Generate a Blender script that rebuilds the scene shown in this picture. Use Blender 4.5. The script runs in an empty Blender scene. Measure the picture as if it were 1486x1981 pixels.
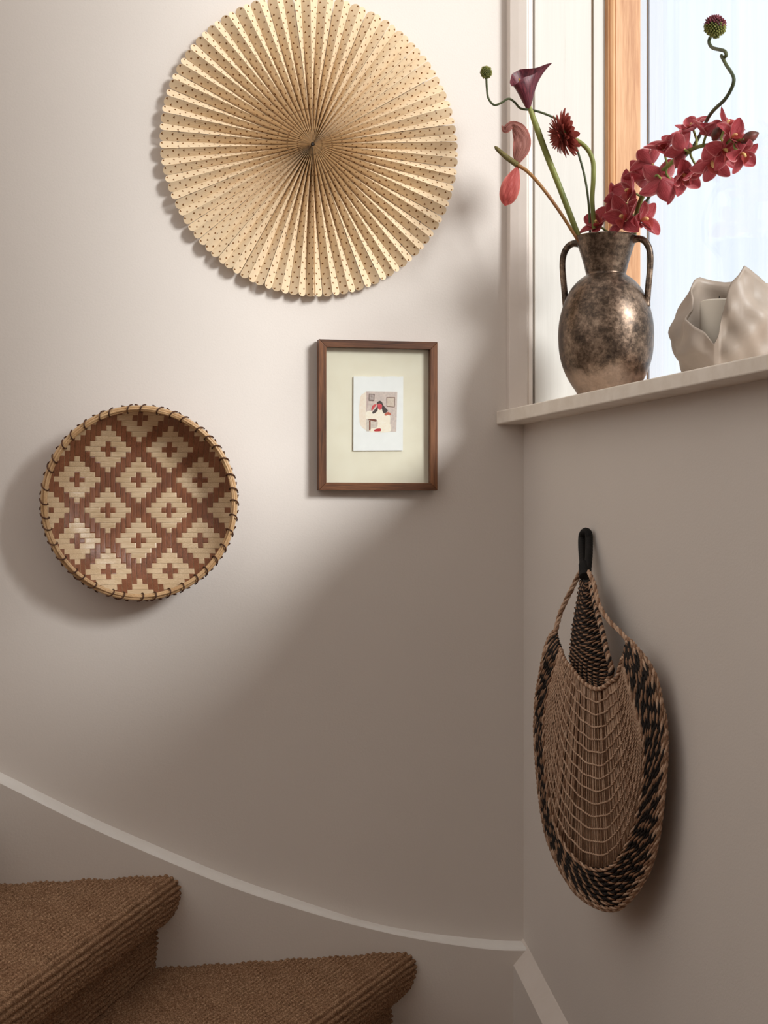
import bpy, bmesh, math, random
import numpy as np
from mathutils import Vector, Matrix

random.seed(7)
rng = np.random.default_rng(7)
scn = bpy.context.scene
COL = scn.collection
PI = math.pi

# ------------------------------------------------------------------ camera, sky, sun, exposure
F = 3000.0                                   # focal length in pixels of the 1486 x 1981 frame
ALPHA = math.atan(0.2316)                    # camera turned towards the window wall
FW = np.array([math.sin(ALPHA), math.cos(ALPHA), 0.0])
RT = np.array([math.cos(ALPHA), -math.sin(ALPHA), 0.0])
UP = np.array([0.0, 0.0, 1.0])
CAM = -(3.0 * FW + 0.270 * RT) + np.array([0, 0, 1.6])
cd = bpy.data.cameras.new('camera'); co = bpy.data.objects.new('camera', cd); COL.objects.link(co)
cd.sensor_fit = 'VERTICAL'; cd.sensor_height = 36.0; cd.lens = 36.0 * F / 1981.0
cd.clip_start = 0.05
co.location = CAM; co.rotation_euler = (PI / 2, 0, -ALPHA)
scn.camera = co

wd = bpy.data.worlds.new('sky'); scn.world = wd; wd.use_nodes = True
bg = wd.node_tree.nodes['Background']
bg.inputs[0].default_value = (1.0, 0.945, 0.89, 1); bg.inputs[1].default_value = 1.08

sd = bpy.data.lights.new('sun', 'SUN'); so = bpy.data.objects.new('sun', sd); COL.objects.link(so)
sd.energy = 4.35; sd.angle = math.radians(17.0); sd.color = (1.0, 0.985, 0.965)
SUN_DIR = Vector((-1.0, 1.3, -0.74)).normalized()
so.rotation_euler = SUN_DIR.to_track_quat('-Z', 'Y').to_euler()
so.location = (3, -3, 4)

vs = scn.view_settings
vs.view_transform = 'Standard'; vs.look = 'None'; vs.exposure = 0.0; vs.gamma = 1.0
vs.use_curve_mapping = False
scn.cycles.use_denoising = True
scn.cycles.max_bounces = 8; scn.cycles.diffuse_bounces = 5; scn.cycles.transparent_max_bounces = 12

# ------------------------------------------------------------------ measuring helpers
def ray(px, py):
    return FW + RT * ((px - 743.0) / F) + UP * ((990.5 - py) / F)
def on(px, py, axis, v):                     # where the sight line meets a real plane (wall, sill face ...)
    d = ray(px, py); t = (v - CAM[axis]) / d[axis]
    return CAM + d * t
def dep(px, py, t):                          # at a distance t in front of the lens
    return CAM + ray(px, py) * t

# ------------------------------------------------------------------ mesh helpers
def new(name, verts, faces, mat=None, parent=None, smooth=True, uv=None, loc=None):
    """one mesh object; verts in world space, stored relative to its parent (or to loc)"""
    v = np.asarray(verts, dtype=np.float64).reshape(-1, 3)
    org = np.zeros(3)
    if parent is not None:
        org = np.array(parent['_o'])
    if loc is not None:
        base = np.array(loc, dtype=float)
    else:
        base = org
    v = v - base
    me = bpy.data.meshes.new(name)
    if isinstance(faces, np.ndarray):
        n, k = faces.shape
        me.vertices.add(len(v)); me.vertices.foreach_set('co', v.ravel())
        me.loops.add(n * k); me.loops.foreach_set('vertex_index', faces.ravel().astype(np.int32))
        me.polygons.add(n)
        me.polygons.foreach_set('loop_start', np.arange(0, n * k, k, dtype=np.int32))
        me.update(calc_edges=True)
    else:
        me.from_pydata([tuple(p) for p in v], [], [tuple(q) for q in faces])
    if uv is not None:
        ul = me.uv_layers.new(name='UVMap')
        li = np.zeros(len(me.loops), dtype=np.int32); me.loops.foreach_get('vertex_index', li)
        ul.data.foreach_set('uv', np.asarray(uv, dtype=np.float32)[li].ravel())
    if smooth:
        me.polygons.foreach_set('use_smooth', np.ones(len(me.polygons), dtype=bool))
    if mat is not None:
        for m in (mat if isinstance(mat, (list, tuple)) else [mat]):
            me.materials.append(m)
    me.validate(); me.update()
    o = bpy.data.objects.new(name, me); COL.objects.link(o)
    if parent is not None:
        o.parent = parent
        o.location = base - org
    elif loc is not None:
        o.location = base
    o['_o'] = tuple(base)
    return o
def thing(name, loc, label, cat=None, group=None, kind=None, parent=None):
    o = bpy.data.objects.new(name, None); COL.objects.link(o)
    o.empty_display_size = 0.02
    if parent is not None:
        o.parent = parent; o.location = np.array(loc) - np.array(parent['_o'])
    else:
        o.location = loc
    o['_o'] = tuple(loc)
    return tag(o, label, cat, group, kind)
def tag(o, label=None, cat=None, group=None, kind=None):
    if label: o['label'] = label
    if cat: o['category'] = cat
    if group: o['group'] = group
    if kind: o['kind'] = kind
    return o
def box(x0, x1, y0, y1, z0, z1):
    v = [(x, y, z) for x in (x0, x1) for y in (y0, y1) for z in (z0, z1)]
    f = [(0, 1, 3, 2), (4, 6, 7, 5), (0, 4, 5, 1), (2, 3, 7, 6), (0, 2, 6, 4), (1, 5, 7, 3)]
    return v, f
def joined(*vf):
    V, Fc = [], []
    for v, f in vf:
        n = len(V); V += [tuple(p) for p in v]; Fc += [tuple(i + n for i in q) for q in f]
    return V, Fc
def bevel(o, w=0.002, seg=2):
    m = o.modifiers.new('bevel', 'BEVEL'); m.width = w; m.segments = seg; m.limit_method = 'ANGLE'
    return o
def spline(pts, n):
    """Catmull-Rom through pts (any dimension), n samples"""
    p = np.asarray(pts, dtype=float)
    if len(p) == 2:
        t = np.linspace(0, 1, n)[:, None]; return p[0] * (1 - t) + p[1] * t
    e = np.vstack([2 * p[0] - p[1], p, 2 * p[-1] - p[-2]])
    seg = len(p) - 1
    out = []
    for s in np.linspace(0, seg, n):
        i = min(int(s), seg - 1); t = s - i
        a, b, c, d = e[i], e[i + 1], e[i + 2], e[i + 3]
        out.append(0.5 * ((2 * b) + (c - a) * t + (2 * a - 5 * b + 4 * c - d) * t * t + (3 * b - a - 3 * c + d) * t ** 3))
    return np.array(out)
def even(pts, n):
    """resample a polyline evenly by length"""
    p = np.asarray(pts, dtype=float)
    L = np.concatenate([[0], np.cumsum(np.linalg.norm(np.diff(p, axis=0), axis=1))])
    s = np.linspace(0, L[-1], n)
    return np.stack([np.interp(s, L, p[:, k]) for k in range(p.shape[1])], axis=1)
def frames(p, closed=False):
    p = np.asarray(p, dtype=float)
    t = (np.roll(p, -1, 0) - np.roll(p, 1, 0)) if closed else np.gradient(p, axis=0)
    t /= np.linalg.norm(t, axis=1)[:, None] + 1e-12
    a = np.array([0, 0, 1.0])
    if abs(t[0] @ a) > 0.9: a = np.array([1.0, 0, 0])
    n = np.zeros_like(p); b = np.zeros_like(p)
    cur = a
    for i in range(len(p)):
        cur = cur - t[i] * (cur @ t[i]); cur /= np.linalg.norm(cur) + 1e-12
        n[i] = cur; b[i] = np.cross(t[i], cur)
    return t, n, b
def tube(p, r, sides=8, closed=False, flat=1.0):
    p = np.asarray(p, dtype=float); N = len(p)
    r = np.broadcast_to(np.asarray(r, dtype=float), (N,))
    t, n, b = frames(p, closed)
    a = np.arange(sides) * 2 * PI / sides
    v = (p[:, None, :] + r[:, None, None] * (np.cos(a)[None, :, None] * n[:, None, :] + flat * np.sin(a)[None, :, None] * b[:, None, :])).reshape(-1, 3)
    f = []
    M = N if closed else N - 1
    for i in range(M):
        j = (i + 1) % N
        for k in range(sides):
            l = (k + 1) % sides
            f.append((i * sides + k, i * sides + l, j * sides + l, j * sides + k))
    if not closed:
        f.append(tuple(range(sides - 1, -1, -1))); f.append(tuple((N - 1) * sides + k for k in range(sides)))
    return v, f
def grid_faces(nu, nv, wrap=False):
    f = []
    for i in range(nu - 1):
        for j in range(nv if wrap else nv - 1):
            k = (j + 1) % nv
            f.append((i * nv + j, i * nv + k, (i + 1) * nv + k, (i + 1) * nv + j))
    return f
def lathe(prof, c, n=48, cap0=True, cap1=False):
    prof = np.asarray(prof, dtype=float)
    a = np.arange(n) * 2 * PI / n
    v = np.array([[c[0] + r * math.cos(t), c[1] + r * math.sin(t), z] for r, z in prof for t in a])
    f = grid_faces(len(prof), n, True)
    if cap0: f.append(tuple(range(n - 1, -1, -1)))
    if cap1: f.append(tuple((len(prof) - 1) * n + k for k in range(n)))
    return v, f
def copy_part(o, parent=None):
    c = o.copy(); COL.objects.link(c)
    if parent is not None: c.parent = parent
    return c

# ------------------------------------------------------------------ materials
def lin(c):
    if isinstance(c, str):
        c = [int(c[i:i + 2], 16) for i in (0, 2, 4)]
    return tuple(((x / 255.0) / 12.92 if x / 255.0 <= 0.04045 else ((x / 255.0 + 0.055) / 1.055) ** 2.4) for x in c) + (1.0,)
class NT:
    def __init__(s, name):
        s.m = bpy.data.materials.new(name); s.m.use_nodes = True
        s.t = s.m.node_tree; s.N = s.t.nodes; s.L = s.t.links
        s.b = s.N['Principled BSDF']; s.out = s.N['Material Output']
    def n(s, typ, ins=None, **kw):
        x = s.N.new(typ)
        for k, v in kw.items(): setattr(x, k, v)
        for k, v in (ins or {}).items():
            if hasattr(v, 'bl_idname') or isinstance(v, bpy.types.NodeSocket): s.L.new(v, x.inputs[k])
            else: x.inputs[k].default_value = v
        return x
    def math(s, op, a, b=0.0, c=None):
        ins = {0: a, 1: b}
        if c is not None: ins[2] = c
        return s.n('ShaderNodeMath', ins, operation=op).outputs[0]
    def coord(s, kind='Object', scale=(1, 1, 1)):
        tc = s.n('ShaderNodeTexCoord')
        return s.n('ShaderNodeMapping', {0: tc.outputs[kind], 3: scale}).outputs[0]
    def noise(s, vec, scale, detail=4.0, rough=0.55):
        return s.n('ShaderNodeTexNoise', {'Vector': vec, 'Scale': scale, 'Detail': detail, 'Roughness': rough}).outputs[0]
    def ramp(s, fac, stops):
        r = s.n('ShaderNodeValToRGB', {0: fac}); e = r.color_ramp.elements
        while len(e) < len(stops): e.new(0.5)
        for k, (p, c) in zip(e, stops): k.position = p; k.color = lin(c)
        return r.outputs[0]
    def mix(s, fac, a, b, blend='MIX'):
        x = s.n('ShaderNodeMix', data_type='RGBA', blend_type=blend)
        for sock, v in ((x.inputs[0], fac), (x.inputs[6], a), (x.inputs[7], b)):
            if isinstance(v, bpy.types.NodeSocket): s.L.new(v, sock)
            else: sock.default_value = v
        return x.outputs[2]
    def bump(s, h, strength=0.3, dist=0.002):
        x = s.n('ShaderNodeBump', {'Height': h, 'Strength': strength, 'Distance': dist})
        s.L.new(x.outputs[0], s.b.inputs['Normal']); return x
    def color(s, c):
        if isinstance(c, bpy.types.NodeSocket): s.L.new(c, s.b.inputs['Base Color'])
        else: s.b.inputs['Base Color'].default_value = c
        return s
    def set(s, **kw):
        for k, v in kw.items():
            k = {'rough': 'Roughness', 'metal': 'Metallic', 'spec': 'Specular IOR Level', 'sheen': 'Sheen Weight', 'coat': 'Coat Weight'}.get(k, k)
            s.b.inputs[k].default_value = v
        return s
    def translucent(s, col, fac):
        tr = s.n('ShaderNodeBsdfTranslucent')
        if isinstance(col, bpy.types.NodeSocket): s.L.new(col, tr.inputs[0])
        else: tr.inputs[0].default_value = col
        mx = s.n('ShaderNodeMixShader', {0: fac, 1: s.b.outputs[0], 2: tr.outputs[0]})
        s.L.new(mx.outputs[0], s.out.inputs[0]); return s
def simple(name, c1, c2=None, scale=60, rough=0.6, bump=0.0, stretch=(1, 1, 1), detail=4, spec=0.3, metal=0.0, lo=0.35, hi=0.65, bscale=None, bdist=0.002):
    t = NT(name); v = t.coord('Object', stretch)
    if c2 is not None:
        n = t.noise(v, scale, detail); t.color(t.ramp(n, [(lo, c1), (hi, c2)]))
    else:
        t.color(lin(c1))
    t.set(rough=rough, spec=spec, metal=metal)
    if bump:
        t.bump(t.noise(v, bscale or scale, 3), bump, bdist)
    return t.m

def m_wall(name, c1, c2):
    t = NT(name); v = t.coord('Object')
    t.color(t.ramp(t.noise(v, 2.0, 3), [(0.3, c1), (0.7, c2)])).set(rough=0.85, spec=0.15)
    a = t.noise(v, 260, 3, 0.6); b = t.noise(v, 40, 3)
    t.bump(t.math('ADD', a, t.math('MULTIPLY', b, 0.5)), 0.16, 0.0015); return t.m
M = {}
M['wall'] = m_wall('wall_paint', (218, 210, 203), (222, 214, 207))
M['skirt'] = m_wall('skirting_paint', (219, 211, 204), (223, 216, 209))
M['cap'] = simple('cap_toplit_gloss', (238, 234, 229), (243, 240, 236), 20, 0.38, 0.06, bscale=120, bdist=0.001, spec=0.5)  # whiter than the skirting face, standing in for light from above
M['trim'] = simple('trim_paint', (219, 208, 199), (224, 214, 206), 12, 0.55, 0.08, bscale=180, bdist=0.001)
def m_boards(name, c1, c2, streak):
    t = NT(name); v = t.coord('Object', (1, 1, 0.03))
    base = t.ramp(t.noise(v, 60, 4), [(0.3, c1), (0.7, c2)])
    v2 = t.coord('Object', (1, 1, 0.025)); s = t.noise(v2, 210, 5, 0.7)
    msk = t.ramp(s, [(0.66, (0, 0, 0)), (0.74, (255, 255, 255))])
    t.color(t.mix(t.math('MULTIPLY', msk, 0.55), base, lin(streak))).set(rough=0.6, spec=0.2)
    t.bump(s, 0.25, 0.001); return t.m
M['sill'] = simple('sill_paint', (226, 215, 202), (238, 229, 218), 25, 0.5, 0.15, bscale=90, bdist=0.0012)
M['lining'] = m_boards('lining_paint', (208, 205, 199), (214, 211, 205), (186, 172, 154))
M['outer'] = m_boards('weathered_skylit_paint', (182, 192, 204), (192, 201, 212), (150, 148, 146))  # blue of the skylight put into the white board colour
M['groove'] = simple('groove_wood', (150, 125, 100), (190, 170, 150), 30, 0.8, stretch=(1, 1, 0.1))
def m_wood(name, c1, c2, c3, scale=28, rough=0.45, axis=2, rings=True):
    t = NT(name); st = [1, 1, 1]; st[axis] = 0.06
    v = t.coord('Object', tuple(st))
    n = t.noise(v, scale, 6, 0.65); n2 = t.noise(v, scale * 7, 3, 0.6)
    k = t.math('ADD', t.math('MULTIPLY', n, 0.7), t.math('MULTIPLY', n2, 0.3))
    t.color(t.ramp(k, [(0.36, c1), (0.5, c2), (0.64, c3)])).set(rough=rough, spec=0.35)
    t.bump(n2, 0.15, 0.0008); return t.m
M['pine'] = m_wood('pine_wood', (170, 116, 76), (197, 148, 106), (210, 166, 126), 40)
M['walnut_v'] = m_wood('walnut_upright', (58, 33, 20), (98, 61, 38), (132, 86, 55), 60)
M['walnut_h'] = m_wood('walnut_rail', (58, 33, 20), (98, 61, 38), (132, 86, 55), 60, axis=0)
def m_glass(name, refl=0.06):
    t = NT(name)
    tr = t.n('ShaderNodeBsdfTransparent', {0: (0.97, 0.985, 0.99, 1)})
    gl = t.n('ShaderNodeBsdfGlossy', {0: (1, 1, 1, 1), 'Roughness': 0.02})
    mx = t.n('ShaderNodeMixShader', {0: refl, 1: tr.outputs[0], 2: gl.outputs[0]})
    t.L.new(mx.outputs[0], t.out.inputs[0]); return t.m
M['glass'] = m_glass('window_glass', 0.05)
M['pglass'] = m_glass('picture_glass', 0.02)

M['floor'] = simple('floor_boards', (110, 80, 58), (132, 100, 74), 9, 0.6, stretch=(1, 0.1, 1))
# ------------------------------------------------------------------ the setting
def struct(name, vf, mat, label, parent=None, smooth=False, kind='structure'):
    o = new(name, vf[0], vf[1], mat, parent, smooth)
    return tag(o, label, None, None, kind if parent is None else None)
SILL = 1.794; OPEN_Y = -1.40; HEAD = 3.70; GX = 0.24
struct('wall_back', box(-2.9, 0.0, 0.0, 0.2, -0.4, 4.6), M['wall'], 'pale painted plaster wall behind the paper fan, basket and framed picture')
struct('wall_right', joined(box(0, GX, -4.6, 0.2, -0.4, SILL - 0.0192), box(0, GX, -4.6, OPEN_Y, SILL - 0.0192, 4.6),
       box(0, GX, OPEN_Y, 0.2, HEAD, 4.6)), M['wall'], 'pale painted wall under the window sill where the woven bag hangs')
struct('wall_added_left', box(-2.9, -2.7, -4.6, 0.0, -0.4, 2.15), M['wall'], 'low pale unseen wall added to shape the light from the left')  # unseen wall added; its height shapes the ambient light from the left
struct('wall_added_front', box(-2.7, 0.0, -4.6, -4.4, -0.4, 3.8), M['wall'], 'pale unseen wall added opposite the paper fan to cut low ambient light')  # added behind the camera so ambient light falls mostly from above
struct('ceiling_added', box(-1.5, 0.0, -4.6, -1.5, 3.8, 4.0), M['wall'], 'unseen slab added overhead to shade the window wall')  # unseen slab added to block overhead light on the window wall
struct('floor', box(-3.2, 0.0, -4.6, 0.2, -0.5, -0.4), M['floor'], 'brown floor at the foot of the stairs')
# window with its lining, moulding, pine frame and glass
win = thing('window_1', (0.2, -0.7, SILL), 'tall window with a bare pine frame and white lining boards beside the vase', None, None, 'structure')
def X(px): return on(px, 400, 1, 0.0)[0]
# window lining facing into the room (flush with the plaster)
struct('lining_board', box(X(1035), X(1143.5), -0.001, 0.2, SILL, 4.0), M['lining'], None, win)
struct('lining_board', box(X(1149.5), X(1171), 0.001, 0.2, SILL, 4.0), M['lining'], None, win)
struct('lining_groove', box(X(1143), X(1150), 0.006, 0.2, SILL, 4.0), M['groove'], None, win)
struct('lining_groove', box(X(1022), X(1036), 0.020, 0.2, SILL, 4.0), M['groove'], None, win)
# architrave: moulded profile standing proud of the plaster
xa, xb = on(985, 400, 1, -0.016)[0], on(1030.5, 400, 1, -0.018)[0]
prof = [(0.0, 0.0), (0.0, -0.016), (0.0015, -0.0185), (0.016, -0.0255), (0.031, -0.0315), (0.033, -0.0310), (0.0342, -0.0275), (0.036, -0.0285), (0.0475, -0.018), (0.0475, 0.01), (0.0, 0.01)]
sc = (xb - xa) / 0.0475
V = [(xa + a * sc, b, z) for z in (SILL - 0.0, 4.0) for a, b in prof]
n = len(prof)
struct('architrave', (V, [(i, (i + 1) % n, n + (i + 1) % n, n + i) for i in range(n)]), M['trim'], None, win)
# pine frame: stile seen beside the glass, rails and far stile
x0, x1 = X(1171), X(1236.5)
sp = [(x0, 0.1), (x0, -0.004), (x0 + 0.0035, -0.0085), (x0 + 0.006, -0.0065), (x0 + 0.0075, -0.0085), (x0 + 0.013, -0.0105), (x0 + 0.0165, -0.0085), (x0 + 0.0175, -0.006), (x0 + 0.0190, -0.0075), (x1 - 0.001, -0.0075), (x1, -0.0065), (x1, 0.1)]
n = len(sp)
V = [(a, b, z) for z in (SILL - 0.01, 3.78) for a, b in sp]
struct('stile', (V, [(i, (i + 1) % n, n + (i + 1) % n, n + i) for i in range(n)]), M['pine'], None, win)
struct('bottom_rail', box(x0 + 0.01, x1 - 0.005, OPEN_Y, 0.0, SILL - 0.01, SILL + 0.045), M['pine'], None, win)
struct('top_rail', box(x0 + 0.01, x1 - 0.005, OPEN_Y, 0.0, HEAD - 0.06, HEAD + 0.01), M['pine'], None, win)
struct('stile', box(x0 + 0.01, x1 - 0.005, OPEN_Y - 0.01, OPEN_Y + 0.06, SILL, HEAD), M['pine'], None, win)
struct('glass_pane', box(x1 - 0.010, x1 - 0.006, OPEN_Y + 0.05, -0.0005, SILL + 0.04, HEAD - 0.05), M['glass'], None, win)
# window sill: one painted board, a little thinner towards the room's end
o = struct('window_sill', ([(-0.055, 0.0, SILL - 0.0255), (-0.055, 0.0, SILL), (0.20, 0.0, SILL - 0.0255), (0.20, 0.0, SILL),
     (-0.055, OPEN_Y - 0.05, SILL - 0.0195), (-0.055, OPEN_Y - 0.05, SILL), (0.20, OPEN_Y - 0.05, SILL - 0.0195), (0.20, OPEN_Y - 0.05, SILL)],
     [(0, 1, 3, 2), (4, 6, 7, 5), (0, 4, 5, 1), (2, 3, 7, 6), (0, 2, 6, 4), (1, 5, 7, 3)]), M['sill'], 'chipped cream window sill carrying the bronze vase and the candle holder')
bevel(o, 0.0022, 2)
# painted boards of the house outside, seen through the glass
ext = thing('wall_exterior', (0.6, 0.0, 1.0), 'weathered white boards outside the window, skylight blue put into their colour', None, None, 'structure')
struct('board', box(x1 + 0.001, X(1252.5), 0.004, 0.05, 0.2, 4.6), M['outer'], None, ext)
xs = X(1257.5)
for k in range(5):
    struct('board', box(xs + 0.001, xs + 0.33, 0.004, 0.05, 0.2, 4.6), M['outer'], None, ext); xs += 0.333
struct('board_backing', box(x1 + 0.001, xs, 0.012, 0.06, 0.2, 4.6), M['groove'], None, ext)

# stair skirting boards with a chamfered top, following the winding stair
def skirt_back():
    up = [(-330, 1335), (-160, 1420), (0, 1498), (74, 1535), (170, 1583), (274, 1628), (355, 1663), (459, 1706), (548, 1735), (636, 1765), (711, 1789), (799, 1806), (888, 1817), (984, 1825), (1013, 1827)]
    lo = [(-330, 1350), (-160, 1435), (0, 1513), (74, 1550), (170, 1598), (259, 1637), (355, 1678), (459, 1720), (548, 1748), (636, 1775), (725, 1798), (814, 1817), (888, 1828), (977, 1839), (985, 1840)]
    a = np.array([on(x, y, 1, 0.0) for x, y in up]); b = np.array([on(x, y, 1, -0.03) for x, y in lo])
    xs = np.linspace(a[0, 0], 0.0, 90)
    za = np.interp(xs, a[:, 0], a[:, 2]); zb = np.interp(xs, b[:, 0], b[:, 2])
    k = np.ones(9) / 9
    sm = lambda z: np.convolve(np.pad(z, 4, mode='edge'), k, 'valid')
    za = sm(za) + 0.004; zb = np.minimum(sm(zb), za - 0.002)
    P = []
    for x, p, q in zip(xs, za, zb):
        P.append([(x, 0.004, -0.3), (x, 0.004, p + 0.001), (x, -0.002, p), (x, -0.014, (p + q) / 2 + 0.0015), (x, -0.0275, q + 0.002), (x, -0.030, q - 0.002), (x, -0.030, q - 0.004), (x, -0.030, -0.3)])
    return np.array(P).reshape(-1, 3), grid_faces(90, 8)
v, f = skirt_back()
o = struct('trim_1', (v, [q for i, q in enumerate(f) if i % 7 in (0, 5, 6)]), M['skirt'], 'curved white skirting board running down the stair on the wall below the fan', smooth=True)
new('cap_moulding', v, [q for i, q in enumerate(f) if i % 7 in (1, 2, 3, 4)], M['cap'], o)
def skirt_right():
    up = [(1013, 1816), (1017.5, 1824), (1042, 1871.5), (1059, 1904), (1099.6, 1980.5), (1130, 2038), (1200, 2170)]
    lo = [(975, 1832), (981, 1842), (989, 1857), (1013, 1905), (1050, 1980.5), (1080, 2042), (1140, 2166)]
    a = np.array([on(x, y, 0, 0.0) for x, y in up]); b = np.array([on(x, y, 0, -0.03) for x, y in lo])
    ys = np.linspace(0.0, -0.5, 40)
    za = np.interp(-ys, -a[:, 1], a[:, 2]); zb = np.interp(-ys, -b[:, 1], b[:, 2])
    zb = np.minimum(zb, za - 0.003)
    P = []
    for y, p, q in zip(ys, za, zb):
        P.append([(0.004, y, -0.3), (0.004, y, p), (-0.001, y, p), (-0.028, y, q + 0.001), (-0.030, y, q - 0.001), (-0.030, y, -0.3)])
    return np.array(P).reshape(-1, 3), [tuple(reversed(q)) for q in grid_faces(40, 6)]
v, f = skirt_right()
o = struct('trim_2', (v, [q for i, q in enumerate(f) if i % 5 in (0, 4)]), M['skirt'], 'sloping white skirting board descending the wall below the woven bag')
new('cap_moulding', v, [q for i, q in enumerate(f) if i % 5 in (1, 2, 3)], M['trim'], o, False)

# ------------------------------------------------------------------ carpeted stairs
def m_carpet():
    t = NT('sisal_carpet'); v = t.coord('Object')
    n = t.noise(v, 330, 5, 0.8); n2 = t.noise(v, 14, 4)
    c = t.ramp(n, [(0.34, (78, 56, 42)), (0.5, (144, 112, 86)), (0.66, (208, 174, 142))])
    t.color(t.mix(t.math('MULTIPLY', t.ramp(n2, [(0.35, (0, 0, 0)), (0.7, (255, 255, 255))]), 0.25), c, lin((118, 78, 54))))
    t.set(rough=0.95, spec=0.08); t.bump(n, 0.5, 0.001); return t.m
M['carpet'] = m_carpet()
NEWEL = np.array([-1.43, -1.75])
st = thing('staircase', (-0.6, -0.4, 0.6), 'winding stair covered in ribbed brown sisal carpet', None, None, 'structure')
def step(z, A, depth, length, fine, rise=0.168):
    """carpet over tread, rounded nosing and riser; A = where the nosing meets the skirting"""
    A = np.array(A); d = NEWEL - A; d /= np.linalg.norm(d)          # along the nosing
    out = np.array([-d[1], d[0]])                                     # horizontal, out over the lower tread
    if out[0] < 0: out = -out
    prof = [(-depth, 0), (-0.10, 0), (-0.03, 0.0005), (-0.014, -0.002), (-0.004, -0.011), (0, -0.026), (-0.002, -0.045), (-0.009, -0.064), (-0.022, -0.076), (-0.036, -0.084), (-0.039, -0.10), (-0.040, -rise)]
    prof = np.array(prof)
    head = prof[:2]; tail = spline(prof[1:], 120)
    pv = np.vstack([head[:1], tail])
    L = np.linalg.norm(np.diff(pv, axis=0), axis=1).sum()
    nv = int(L / 0.00135); nu = int(fine / 0.0021)
    pv = even(pv, nv)
    tn = np.gradient(pv, axis=0); tn /= np.linalg.norm(tn, axis=1)[:, None]
    nrm = np.stack([-tn[:, 1], tn[:, 0]], 1); nrm[nrm[:, 1] < -0.8] *= -1
    # keep normals pointing outwards (up on the tread, forward on the riser)
    flip = (nrm[:, 1] + nrm[:, 0]) < 0; nrm[flip] *= -1
    s = np.arange(nv) * L / (nv - 1)
    us = np.concatenate([np.linspace(0, fine, nu), np.linspace(fine, length, 14)[1:]])
    # start of every line on the skirting face y = -0.031
    base = A[None, :] + pv[:, :1] * out[None, :]
    u0 = (-0.031 - base[:, 1]) / d[1]
    U, S = np.meshgrid(us, s, indexing='ij')
    Uabs = U + u0[None, :]
    p, q = 0.0096, 0.0084
    rib = np.floor(S / p); fr = S / p - rib
    prof_h = np.clip(1 - (2 * fr - 1) ** 2, 0, 1) ** 0.7
    ph = rib * 2.4 + np.sin(rib * 12.9) * 3
    jit = np.sin(Uabs * 310 + rib * 7.1) * 0.8 + np.sin(Uabs * 133 + rib * 3.3) * 1.0
    bead = 0.5 + 0.5 * np.cos(2 * PI * Uabs / q + ph + jit + (fr - 0.5) * 3.0)
    h = 0.0066 * prof_h * (0.68 + 0.32 * bead) * (1 + 0.25 * np.sin(Uabs * 57 + rib * 5.7)) + 0.0004 * rng.standard_normal(S.shape) * prof_h
    XY = base[None, :, :] + Uabs[:, :, None] * d[None, None, :] + (h * nrm[None, :, 0])[:, :, None] * out[None, None, :]
    Z = z + pv[None, :, 1] + h * nrm[None, :, 1]
    V = np.concatenate([XY, Z[:, :, None]], axis=2).reshape(-1, 3)
    nU = len(us)
    i, j = np.meshgrid(np.arange(nU - 1), np.arange(nv - 1), indexing='ij')
    a = (i * nv + j).ravel(); Fc = np.stack([a, a + 1, a + nv + 1, a + nv], 1)
    return new('carpeted_step', V, Fc, M['carpet'], st)
step(0.936, (-0.668, -0.031), 0.40, 1.2, 0.80)
step(0.769, (-0.226, -0.031), 0.50, 1.5, 0.62)
step(1.102, (-1.045, -0.031), 0.34, 1.2, 0.05)
step(0.602, (0.06, -0.031), 0.50, 1.5, 0.05)

# ------------------------------------------------------------------ pleated paper fan
NP = 108; DEL = 2 * PI / NP; FR = 0.2810; PW = 0.0197
def m_paper():
    t = NT('dotted_paper')
    uv = t.n('ShaderNodeTexCoord').outputs['UV']
    sx = t.n('ShaderNodeSeparateXYZ', {0: uv}); x, y = sx.outputs[0], sx.outputs[1]
    SPC = 0.0192
    def dots(xc, off):
        my = t.math('SUBTRACT', t.math('MODULO', t.math('ADD', y, off), SPC), SPC / 2)
        dx = t.math('SUBTRACT', x, xc)
        dy = t.math('ADD', my, t.math('MULTIPLY', t.math('ABSOLUTE', dx), 0.7))
        a = t.math('DIVIDE', dx, 0.0022); b = t.math('DIVIDE', dy, 0.0015)
        return t.math('LESS_THAN', t.math('ADD', t.math('MULTIPLY', a, a), t.math('MULTIPLY', b, b)), 1.0)
    d = t.math('MAXIMUM', dots(PW * 0.27, 0.0), dots(PW * 0.73, SPC / 2))
    v = t.coord('Object'); n = t.noise(v, 90, 5)
    base = t.ramp(n, [(0.3, (227, 203, 169)), (0.7, (233, 211, 179))])
    col = t.mix(d, base, lin((120, 76, 34)))
    t.color(col).set(rough=0.75, spec=0.15); t.bump(t.noise(v, 900, 2), 0.1, 0.0005)
    t.translucent(col, 0.10); return t.m
M['paper'] = m_paper()
FC = on(603.5, 281, 1, -0.018)
fan = thing('paper_fan', (FC[0], -0.018, FC[2]), 'large round pleated cream paper fan with golden dots hanging on the wall', 'fan')
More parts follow.
